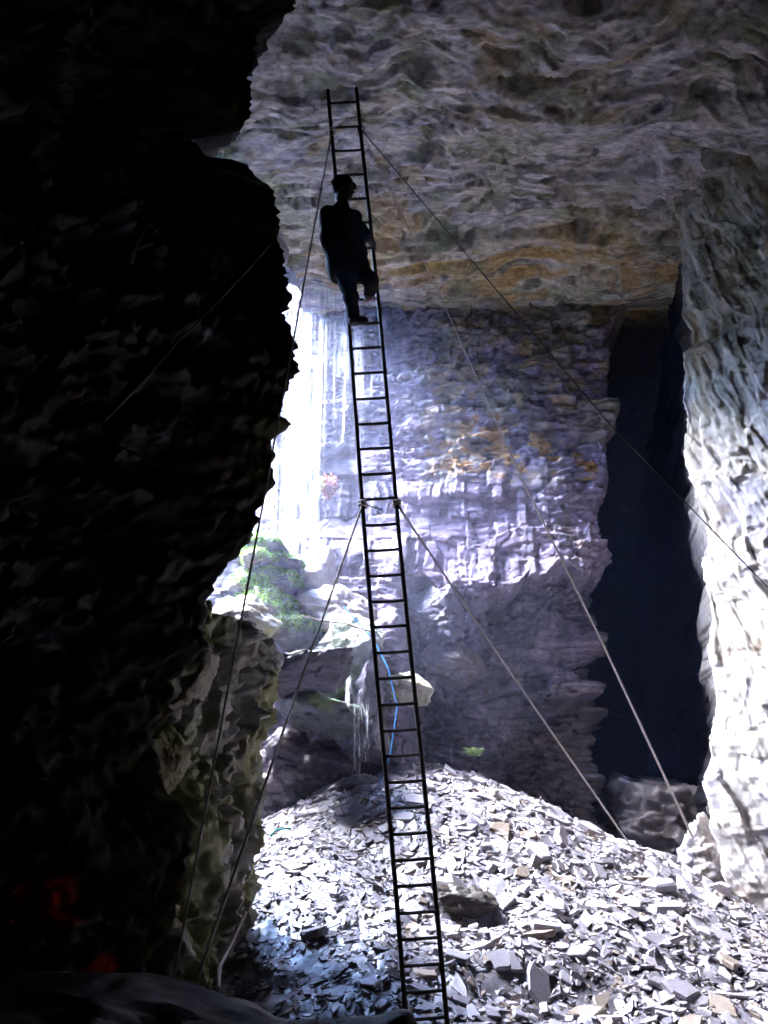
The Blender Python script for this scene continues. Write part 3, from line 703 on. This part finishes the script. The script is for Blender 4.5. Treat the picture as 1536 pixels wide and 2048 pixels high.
# ------------------------------------------------------------------ water
def strands(name, rects, n, seed, wid, label, sheets=0, mat=None):
    r = np.random.default_rng(seed); mb = MB()
    for i in range(n):
        u0, u1, v0, v1, yy = rects[int(r.integers(len(rects)))]
        u = r.uniform(u0, u1); a = px(u, v0 + r.uniform(-10, 60) * (v1 - v0) / 400, yy + r.uniform(-.25, .1)); ln = abs(px(u, v1, yy)[2] - px(u, v0, yy)[2])
        L = ln * r.uniform(.35, 1.0); m = 12
        t = np.linspace(0, 1, m)
        dr = r.normal(0, .015)
        path = np.stack([a[0] + dr * t + .006 * np.sin(t * 9 + i), a[1] - .10 * t, a[2] - L * t], 1)
        mb.add(*tube(path, wid * r.uniform(.4, 1.5) * (.25 + .75 * np.sin(np.pi * np.clip(t * .9 + .1, 0, 1))), 4, False))
    for i in range(sheets):
        u0, u1, v0, v1, yy = rects[int(r.integers(len(rects)))]
        u = r.uniform(u0, u1); a = px(u, v0 + r.uniform(-.04, .15) * (v1 - v0), yy + r.uniform(-.2, .05)); L = abs(px(u, v1, yy)[2] - px(u, v0, yy)[2]) * r.uniform(.5, 1.0)
        w = min(r.uniform(.05, .16), (u1 - u0) * .0016); m = 16; t = np.linspace(0, 1, m); q = np.linspace(-1, 1, 7)
        ww = w * (.6 + .5 * t)
        X = a[0] + ww[:, None] * q[None] + .02 * np.sin(t * 5 + i)[:, None]; Yy = a[1] + .03 * np.cos(q * 2.6)[None] - .12 * t[:, None]; Z = a[2] - L * t[:, None] + 0 * q[None] - .12 * np.abs(q)[None] * (t[:, None] - .3)
        mb.add(np.stack([X, Yy, Z], -1).reshape(-1, 3), grid_faces(m, 7))
    o = link(name, mb.mesh(name, mat or M_WATER, True)); tag(o, label, 'waterfall', kind='structure'); return o
strands('waterfall', [(575, 660, 480, 1180, 15.6), (575, 640, 700, 1190, 15.4), (640, 730, 540, 1000, 15.65), (545, 610, 880, 1200, 15.2)], 110, 801, .007,
        'white waterfall streaming down the back wall between dark wall and ladder', 22)
strands('small_cascade', [(692, 703, 1350, 1450, 14.0), (697, 738, 1405, 1510, 13.95), (702, 742, 1470, 1565, 13.9)], 64, 802, .006,
        'little cascade trickling over ledges just left of the ladder', 0, water_mat('trickling_water', .65))

# ------------------------------------------------------------------ plants
def fern(name, u, v, y, size, seed, label, nfr=7):
    r = np.random.default_rng(seed); root = empty(name, px(u, v, y), label, 'fern')
    for k in range(nfr):
        a = r.uniform(0, 6.283); m = 14; L = size * r.uniform(.7, 1.2); t = np.linspace(0, 1, m)
        sp = np.stack([np.cos(a) * L * t * .8, np.sin(a) * L * t * .8, L * (.75 * t - .6 * t * t)], 1)
        mb = MB(); mb.add(*tube(sp, .004 * (1.2 - t), 4, False), c=(.10, .16, .04))
        sd = np.array([-np.sin(a), np.cos(a), 0])
        for i in range(1, m):
            w = L * .26 * (1 - t[i]) ** .7 + .008
            for s in (-1, 1):
                p = sp[i]; q = p + s * sd * w + np.array([0, 0, -.2 * w]); fwd = (sp[i] - sp[i - 1]) * .42
                mb.add([p - fwd, q, p + fwd], [(0, 1, 2)], c=np.array((.14, .22, .09)) * r.uniform(.7, 1.3))
        link('frond', mb.mesh('frond', M_LEAF), root)
    return root
boulder('boulder', 928, 1798, 11.35, (.40, .26, .17), 640, 'dark brown block half buried in the scree just right of the ladder', (.035, .028, .024), (.07, .055, .045), rot=(.3, .1, .3))
boulder('boulder', 1240, 1880, 11.0, (.20, .14, .10), 641, 'small brown block in the scree below the dark passage', (.14, .10, .06), (.09, .07, .05), rot=(.2, .3, .8))
fern('fern', 950, 1512, 14.8, .36, 901, 'small green fern on the wall above the right shoulder of the scree')
fern('fern', 1335, 1772, 13.4, .26, 902, 'left of two green ferns at the foot of the dark passage')
fern('fern', 1378, 1772, 13.5, .24, 903, 'right of two green ferns at the foot of the dark passage, by the grey block')
rp = empty('red_leaf_plant', px(657, 975, 15.5), 'tuft of red and yellow leaves on the wall by the waterfall', 'plant')
moss_part(rp, (.02, 0, -.02), (.07, .08, .20), 911, 120, .09, (.34, .14, .12), (.46, .28, .22), 'red_leaves')
moss_part(rp, (-.12, 0, .03), (.05, .06, .10), 912, 80, .08, (.40, .42, .20), (.55, .50, .20), 'yellow_leaves')

# ------------------------------------------------------------------ ladder
YL = 8.9
l_top, l_bot = px(657, 180, YL), px(808, 2000, YL); r_top, r_bot = px(714, 176, YL), px(889, 2000, YL)
def ext(a, b, z): t = (z - a[2]) / (b[2] - a[2]); return a + (b - a) * t
zg = float(mound_z(np.array([.35]), np.array([YL]))[0]) - .05
l_foot, r_foot = ext(l_top, l_bot, zg), ext(r_top, r_bot, zg)
lad = empty('ladder', (l_foot + r_foot) / 2, 'tall dark iron ladder standing in the middle, climbed by a person', 'ladder'); lb = np.array(lad.location)
for a, b in ((l_foot, l_top), (r_foot, r_top)):
    t = np.linspace(0, 1, 40)[:, None]; path = a + (b - a) * t + np.c_[.008 * np.sin(t * 11), .02 * np.sin(t * 3.1), 0 * t]
    link('rail', new_mesh('rail', *tube(path - lb, .021, 8), M_IRON), lad)
rv = [206, 255, 302, 351, 399, 447, 498, 549, 600, 648, 697, 747, 798, 848, 898, 949, 998, 1050, 1101, 1152, 1203, 1254, 1305, 1357, 1410, 1462, 1512, 1564, 1616, 1668, 1720, 1772, 1826, 1879, 1932, 1985, 2038, 2092]
for v in rv:
    zl = px(760, v, YL)[2]
    a = ext(l_top, l_bot, zl - .004); b = ext(r_top, r_bot, zl + .016)
    t = np.linspace(0, 1, 5)[:, None]; sag = random.uniform(.0, .008)
    link('rung', new_mesh('rung', *tube(a + (b - a) * t - lb - np.c_[0 * t, 0 * t, sag * np.sin(np.pi * t)], .0145, 7), M_IRON), lad)

# ------------------------------------------------------------------ ropes
def rope(name, pts, r, mat, label, sag=0.0, cat='rope', knot=None):
    P = [np.asarray(p, float) for p in pts]
    path = []
    for a, b in zip(P[:-1], P[1:]):
        t = np.linspace(0, 1, 24, endpoint=False)[:, None]
        path.append(a + (b - a) * t - np.c_[0 * t, 0 * t, 4 * sag * t * (1 - t)])
    path.append(P[-1][None]); path = np.concatenate(path); r0 = r
    if isinstance(r, tuple): r0 = r[0]; r = r[0] + (r[1] - r[0]) * np.linspace(0, 1, len(path))
    o = link(name, new_mesh(name, *tube(path - P[0], r, 6), mat, True), None, P[0]); tag(o, label, cat)
    if knot:
        for q in knot:
            a = np.linspace(0, 4 * np.pi, 30)
            kp = np.stack([.035 * np.cos(a), .035 * np.sin(a), np.linspace(-.03, .03, 30)], 1)
            k = link('knot', new_mesh('knot', *tube(kp, r0 * 1.1, 5), mat, True), o, np.asarray(q) - P[0])
    return o
def rail_at(v, side):
    z = px(720, v, YL)[2]; return ext(l_top, l_bot, z) if side < 0 else ext(r_top, r_bot, z)
RT, LT = rail_at(258, 1), rail_at(262, -1); RM, LM = rail_at(1008, 1), rail_at(1008, -1)
rope('guy_rope', [RT, px(1222, 852, 8.6), px(1536, 1175, 8.3), px(1640, 1290, 8.2)], .006, M_ROPE_D, 'thin guy rope from the ladder top out past the right wall', .0, knot=[RT])
rope('guy_rope', [RT, px(875, 580, 9.8), px(1040, 950, 11.0), px(1200, 1275, 12.0), px(1384, 1672, 13.2)], (.0065, .017), M_ROPE, 'long rope from the ladder top across the dark passage to the grey block')
rope('guy_rope', [RM, px(1000, 1315, 10.6), px(1306, 1757, 13.0)], .012, M_ROPE, 'guy rope from the ladder middle down to the right side of the scree', knot=[RM])
rope('guy_rope', [LM, px(600, 1365, 7.8), px(394, 1962, 6.1)], .011, M_ROPE, 'guy rope from the ladder middle down to the lower left ledge', knot=[LM])
rope('guy_rope', [LT, px(575, 745, 7.7), px(348, 1956, 6.15)], .0085, M_ROPE, 'long guy rope from the ladder top down the left edge of the dark wall', knot=[LT])
rope('guy_rope', [px(542, 488, 7.6), px(350, 690, 6.2), px(200, 850, 5.2)], .007, M_ROPE_D, 'faint rope slanting across the black left wall', .02)
rope('rope_end', [px(492, 1825, 8.6), px(462, 1890, 7.8), px(440, 1932, 7.0), px(437, 1976, 6.3)], .012, M_ROPE, 'short frayed yellowish rope end at the foot of the buttress')
rope('rope_tail', [rail_at(1008, -1), px(765, 1020, YL - .05)], .006, M_ROPE_D, 'short rope tail sticking out of the knot on the left ladder rail')
rope('rope_tail', [rail_at(1008, 1), px(806, 1028, YL - .05)], .006, M_ROPE_D, 'short rope tail hanging from the knot on the right ladder rail')
rope('blue_rope', [px(688, 1213, 14.0), px(750, 1282, 13.9), px(776, 1335, 13.8), px(795, 1412, 13.8), px(780, 1512, 13.9), px(762, 1560, 14.0), px(735, 1592, 13.4)], .011, M_BLUE, 'blue rope trailing down behind the ladder to the scree', .01)
rope('blue_rope', [px(540, 1672, 12.3), px(552, 1660, 12.3), px(580, 1656, 12.4)], .014, plain_mat('teal_rope', (.06, .30, .28), .5), 'short teal rope scrap at the left foot of the scree')
rope('fallen_branch', [px(605, 1232, 13.9), px(690, 1246, 13.8), px(755, 1264, 13.8)], .012, M_WOOD, 'thin dark branch lying across the pale slab left of the ladder', .02, 'branch')

# ------------------------------------------------------------------ person on the ladder
def surface_nets(f, lo, hi, h):
    ax = [np.arange(lo[i], hi[i] + h, h) for i in range(3)]
    nx, ny, nz = map(len, ax)
    X, Y, Z = np.meshgrid(*ax, indexing='ij'); S = f(np.stack([X.ravel(), Y.ravel(), Z.ravel()], 1)).reshape(nx, ny, nz)
    ins = S < 0
    cs = np.zeros((nx - 1, ny - 1, nz - 1, 3)); ct = np.zeros((nx - 1, ny - 1, nz - 1))
    def sl(a, dx, dy, dz): return a[dx:nx - 1 + dx, dy:ny - 1 + dy, dz:nz - 1 + dz]
    for d in range(3):
        for o in ((0, 0), (0, 1), (1, 0), (1, 1)):
            a = [0, 0, 0]; rest = [i for i in range(3) if i != d]; a[rest[0]], a[rest[1]] = o
            b = list(a); b[d] = 1
            s0, s1 = sl(S, *a), sl(S, *b); m = (s0 < 0) != (s1 < 0)
            t = np.where(m, s0 / np.where(m, s0 - s1, 1), 0)
            for i in range(3): cs[..., i] += np.where(m, a[i] + (t if i == d else 0), 0)
            ct += m
    act = ct > 0; idx = -np.ones(act.shape, int); idx[act] = np.arange(act.sum())
    I = np.argwhere(act); V = (I + cs[act] / ct[act][:, None]) * h + np.asarray(lo)
    Q = []
    for d in range(3):
        r = [i for i in range(3) if i != d]
        a = [slice(None)] * 3; b = [slice(None)] * 3; a[d] = slice(0, -1); b[d] = slice(1, None)
        E = np.argwhere(ins[tuple(a)] != ins[tuple(b)])
        E = E[(E[:, r[0]] > 0) & (E[:, r[1]] > 0) & (E[:, r[0]] < S.shape[r[0]] - 1) & (E[:, r[1]] < S.shape[r[1]] - 1)]
        o0 = np.zeros(3, int); o0[r[0]] = 1; o1 = np.zeros(3, int); o1[r[1]] = 1
        g = lambda e: idx[e[:, 0], e[:, 1], e[:, 2]]
        q = np.stack([g(E), g(E - o0), g(E - o0 - o1), g(E - o1)], 1)
        st = ins[tuple(a)][E[:, 0], E[:, 1], E[:, 2]]
        if d == 1: st = ~st
        q[~st] = q[~st][:, ::-1]; Q.append(q)
    Q = np.concatenate(Q); Q = Q[(Q >= 0).all(1)]
    return V, Q

def cone(P, a, b, ra, rb, sq=None):
    a, b = np.asarray(a), np.asarray(b); ab = b - a
    t = np.clip(((P - a) @ ab) / (ab @ ab), 0, 1)
    return np.linalg.norm(P - a - t[:, None] * ab, axis=1) - (ra + (rb - ra) * t)
def ell(P, c, r, rot=None):
    Q = P - np.asarray(c)
    if rot is not None: Q = Q @ np.array(rot)
    r = np.asarray(r); k0 = np.linalg.norm(Q / r, axis=1); k1 = np.linalg.norm(Q / (r * r), axis=1) + 1e-9
    return k0 * (k0 - 1) / k1
def smin(a, b, k):
    h = np.clip(.5 + .5 * (b - a) / k, 0, 1); return b * (1 - h) + a * h - k * h * (1 - h)

YP = YL - .20
def J(u, v, dy=0.0): return px(u, v, YP + dy)
head = J(686, 379); neck = J(684, 412); chest = J(681, 450); waist = J(693, 505); pelvis = J(697, 535)
shL, shR = J(655, 430, -.05), J(707, 436, .05)
elL, haL = J(652, 484, -.06), rail_at(502, -1) + (0.0, -.03, 0)
elR, haR = J(731, 471, .04), rail_at(491, 1) + (.005, -.03, 0)
hipL, knL, anL = J(688, 545, -.02), J(702, 595, -.03), J(708, 636, .10)
hipR, knR, anR = J(718, 543, .04), J(742, 561, -.06), J(739, 590, .10)
toL, toR = J(729, 641, .12), J(744, 598, .12)
RH = Matrix.Rotation(math.radians(-8), 3, 'Y')
def hand(P, w, h, grip_axis):
    d = cone(P, w, h, .028, .036)
    w, h = np.asarray(w), np.asarray(h); fd = (h - w); fd /= np.linalg.norm(fd)
    up = np.array([0, 0, 1.]); sd = np.cross(fd, up); sd /= np.linalg.norm(sd); up = np.cross(sd, fd)
    for i, (o, L) in enumerate(((.030, .9), (.010, 1.0), (-.010, .95), (-.030, .75))):
        b = h + up * o + fd * .015; k1 = b + fd * .035 * L + grip_axis * .012; k2 = k1 + grip_axis * .03 * L - fd * .004; k3 = k2 - fd * .026 * L + grip_axis * .008
        for p, q, ra, rb in ((b, k1, .0115, .0105), (k1, k2, .0105, .0095), (k2, k3, .0095, .0085)): d = smin(d, cone(P, p, q, ra, rb), .006)
    t0 = w + (h - w) * .4 + up * .03; t1 = t0 + up * .022 + fd * .03; t2 = t1 + fd * .03 + grip_axis * .02
    d = smin(d, cone(P, t0, t1, .013, .012), .008); d = smin(d, cone(P, t1, t2, .012, .010), .006)
    return d
wrL = haL + (elL - haL) / np.linalg.norm(elL - haL) * .085; wrR = haR + (elR - haR) / np.linalg.norm(elR - haR) * .085
def f_head(P):
    d = ell(P, head + (0, 0, .015), (.098, .078, .125), RH)
    d = smin(d, ell(P, head + (.045, 0, -.07), (.052, .05, .06)), .04)          # jaw and chin
    d = smin(d, cone(P, head + (.088, 0, .005), head + (.112, 0, -.035), .010, .015), .015)   # nose
    d = smin(d, ell(P, head + (.086, 0, -.068), (.016, .026, .010)), .01)        # lips
    d = smin(d, ell(P, head + (.083, 0, .03), (.014, .045, .012)), .02)          # brow
    for s in (-1, 1):
        d = smin(d, ell(P, head + (-.01, s * .082, -.01), (.026, .012, .036)), .008)   # ears
        d = np.maximum(d, -ell(P, head + (.096, s * .032, .008), (.016, .017, .010)))  # eye sockets
        d = np.minimum(d, ell(P, head + (.082, s * .032, .008), (.012, .013, .011)))
    d = smin(d, cone(P, head + (-.015, 0, -.06), neck + (0, 0, -.04), .058, .066), .04)
    return d
def torso(P, g):
    d = ell(P, chest + (0, 0, -.03), (.17 + g, .12 + g, .24 + g))
    d = smin(d, cone(P, shL, shR, .062 + g, .062 + g), .07)
    d = smin(d, ell(P, (waist + chest) / 2, (.178 + g, .118 + g, .2 + g)), .08)
    d = smin(d, ell(P, (waist + pelvis) / 2 + (0, 0, 0), (.185 + g, .125 + g, .2 + g)), .08)
    d = smin(d, ell(P, waist + (-.01, 0, .03), (.19 + g, .125 + g, .26 + g)), .06)
    return d
def arms(P, g):
    d = cone(P, shL, elL, .056 + g, .044 + g); d = smin(d, cone(P, elL, wrL, .044 + g, .030 + g), .03)
    e = cone(P, shR, elR, .056 + g, .044 + g); e = smin(e, cone(P, elR, wrR, .044 + g, .030 + g), .03)
    return np.minimum(d, e)
def legs(P, g):
    d = cone(P, hipL, knL, .088 + g, .062 + g); d = smin(d, cone(P, knL, anL, .060 + g, .044 + g), .03)
    e = cone(P, hipR, knR, .088 + g, .064 + g); e = smin(e, cone(P, knR, anR, .062 + g, .044 + g), .03)
    return smin(d, e, .03)
def feet(P):
    return np.minimum(cone(P, anL + (0, 0, -.03), toL, .045, .03), cone(P, anR + (0, 0, -.03), toR, .045, .03))
GA = np.array([.15, .95, -.1])
def f_body(P):
    d = f_head(P); d = smin(d, torso(P, -.012), .05); d = smin(d, arms(P, -.010), .04)
    d = smin(d, np.minimum(hand(P, wrL, haL, GA), hand(P, wrR, haR, GA)), .012)
    d = smin(d, legs(P, -.012), .05); return smin(d, feet(P) + .008, .02)
lo = np.minimum.reduce([elL, haL, anR, toL, head, shL, knR]) - .2; hi = np.maximum.reduce([haR, head, toR, anL, anR, toL]) + .22
lo[2] = toL[2] - .12; hi[2] = head[2] + .25
per = empty('person', (toL + anL) / 2, 'person in dark jacket and flat cap standing high on the ladder, looking right', 'person')
po = np.array(per.location)
def sdf_part(name, f, mat, lo=lo, hi=hi, h=.011, parent=None):
    V, Q = surface_nets(f, lo, hi, h); return link(name, new_mesh(name, V - po, Q, mat, True), parent or per)
sdf_part('body', f_body, M_SKIN, h=.009)
hemz = J(695, 545)[2]
def f_jacket(P):
    ar = arms(P, .016)
    for w, e in ((wrL, elL), (wrR, elR)):
        ax = (w - e) / np.linalg.norm(w - e); ar = np.where(np.linalg.norm(P - w, axis=1) < .12, np.maximum(ar, (P - w) @ ax - .005), ar)
    d = smin(torso(P, .018), ar, .05)
    d = smin(d, cone(P, neck + (0, 0, -.03), neck + (0, 0, .0), .085, .075), .04)
    sk = ell(P, pelvis + (.0, 0, -.02), (.215, .165, .22)); d = smin(d, sk, .06)
    d = d + .008 * np.sin(P[:, 2] * 38 + 6 * P[:, 0]) * np.sin(P[:, 0] * 21 + P[:, 1] * 9) + .005 * vn(P * 14, 3)
    d = np.maximum(d, hemz - .06 - P[:, 2] + .08 * (P[:, 0] - pelvis[0]) * 1.0)
    return d
sdf_part('jacket', f_jacket, M_CLOTH)
def f_trousers(P):
    d = smin(legs(P, .014), ell(P, pelvis + (0, 0, -.02), (.165, .13, .15)), .05) + .005 * np.sin(P[:, 2] * 55 + P[:, 0] * 30) * .8
    return np.maximum(d, P[:, 2] - hemz - .10)
sdf_part('trousers', f_trousers, M_TROUS)
def shoe(an, to):
    def f(P):
        d = cone(P, an + np.array((0, 0, -.03)), to, .056, .040); d = smin(d, cone(P, an, an + np.array((0, 0, .04)), .052, .054), .03)
        return np.maximum(d, (min(to[2], an[2]) - .055) - P[:, 2])
    return f
for nm, an, to, mt, lbl in (('shoe', anL, toL, M_SHOE, None), ('shoe', anR, toR, M_SHOEW, 'pale shoe on the upper rung')):
    q = np.minimum(an, to) - .12, np.maximum(an, to) + .14
    o = sdf_part(nm, shoe(an, to), mt, q[0], q[1], .009)
    if lbl: o['label'] = lbl
def f_cap(P):
    d = ell(P, head + (-.012, 0, .075), (.118, .098, .085), RH)
    d = np.maximum(d, head[2] + .045 - P[:, 2] - .25 * (P[:, 0] - head[0]))
    br = np.maximum(ell(P, head + (.085, 0, .052), (.062, .075, .012), Matrix.Rotation(math.radians(14), 3, 'Y')), head[0] + .03 - P[:, 0])
    return smin(d, br, .012)
sdf_part('cap', f_cap, M_CLOTH, head - .25, head + .25, .008)
def f_hair(P):
    d = ell(P, head + (-.02, 0, .01), (.095, .086, .115), RH); return np.maximum(np.maximum(d, P[:, 0] - head[0] - .0), head[2] - .075 - P[:, 2])
sdf_part('hair', f_hair, M_CLOTH, head - .25, head + .25, .009)

# ------------------------------------------------------------------ damp air in the chamber
HAZE = 0.0026
mh = bpy.data.materials.new('haze'); mh.use_nodes = True; nt = mh.node_tree; nt.nodes.clear()
vo = nt.nodes.new('ShaderNodeVolumePrincipled'); vo.inputs['Density'].default_value = HAZE; vo.inputs['Color'].default_value = (.36, .48, 1, 1)
vo.inputs['Anisotropy'].default_value = 0.75
out = nt.nodes.new('ShaderNodeOutputMaterial'); nt.links.new(vo.outputs[0], out.inputs['Volume'])
x0, x1, y0, y1, z0, z1 = -14, 13, -12, 38, -2.5, 16
bv = [(a, b, d) for a in (x0, x1) for b in (y0, y1) for d in (z0, z1)]
hz = link('haze', new_mesh('haze', bv, [(0, 1, 3, 2), (4, 6, 7, 5), (0, 4, 5, 1), (2, 3, 7, 6), (0, 2, 6, 4), (1, 5, 7, 3)], mh))
tag(hz, 'damp misty air filling the chamber', 'haze', kind='stuff')

# spray drifting round the foot of the fall
ms = bpy.data.materials.new('spray'); ms.use_nodes = True; nt = ms.node_tree; nt.nodes.clear()
vo = nt.nodes.new('ShaderNodeVolumePrincipled'); vo.inputs['Density'].default_value = 0.010; vo.inputs['Color'].default_value = (.66, .70, 1, 1); vo.inputs['Anisotropy'].default_value = .5
out = nt.nodes.new('ShaderNodeOutputMaterial'); nt.links.new(vo.outputs[0], out.inputs['Volume'])
for cx, cy_, cz, rx, ry, rz, sd in ((-.7, 13.9, 6.6, 3.9, 1.5, 4.7, 5), (-1.0, 13.9, 6.2, 2.4, 1.2, 3.9, 8)):
    D, Fi = ICO[4]
    Vv = D * (1 + .10 * fbm(D * 1.6, 2, sd))[:, None] * (rx, ry, rz)
    o = link('spray', new_mesh('spray', Vv, Fi, ms, True), None, (cx, cy_, cz))
    tag(o, 'soft bluish spray hanging in front of the waterfall', 'mist', 'waterfall spray', 'stuff')
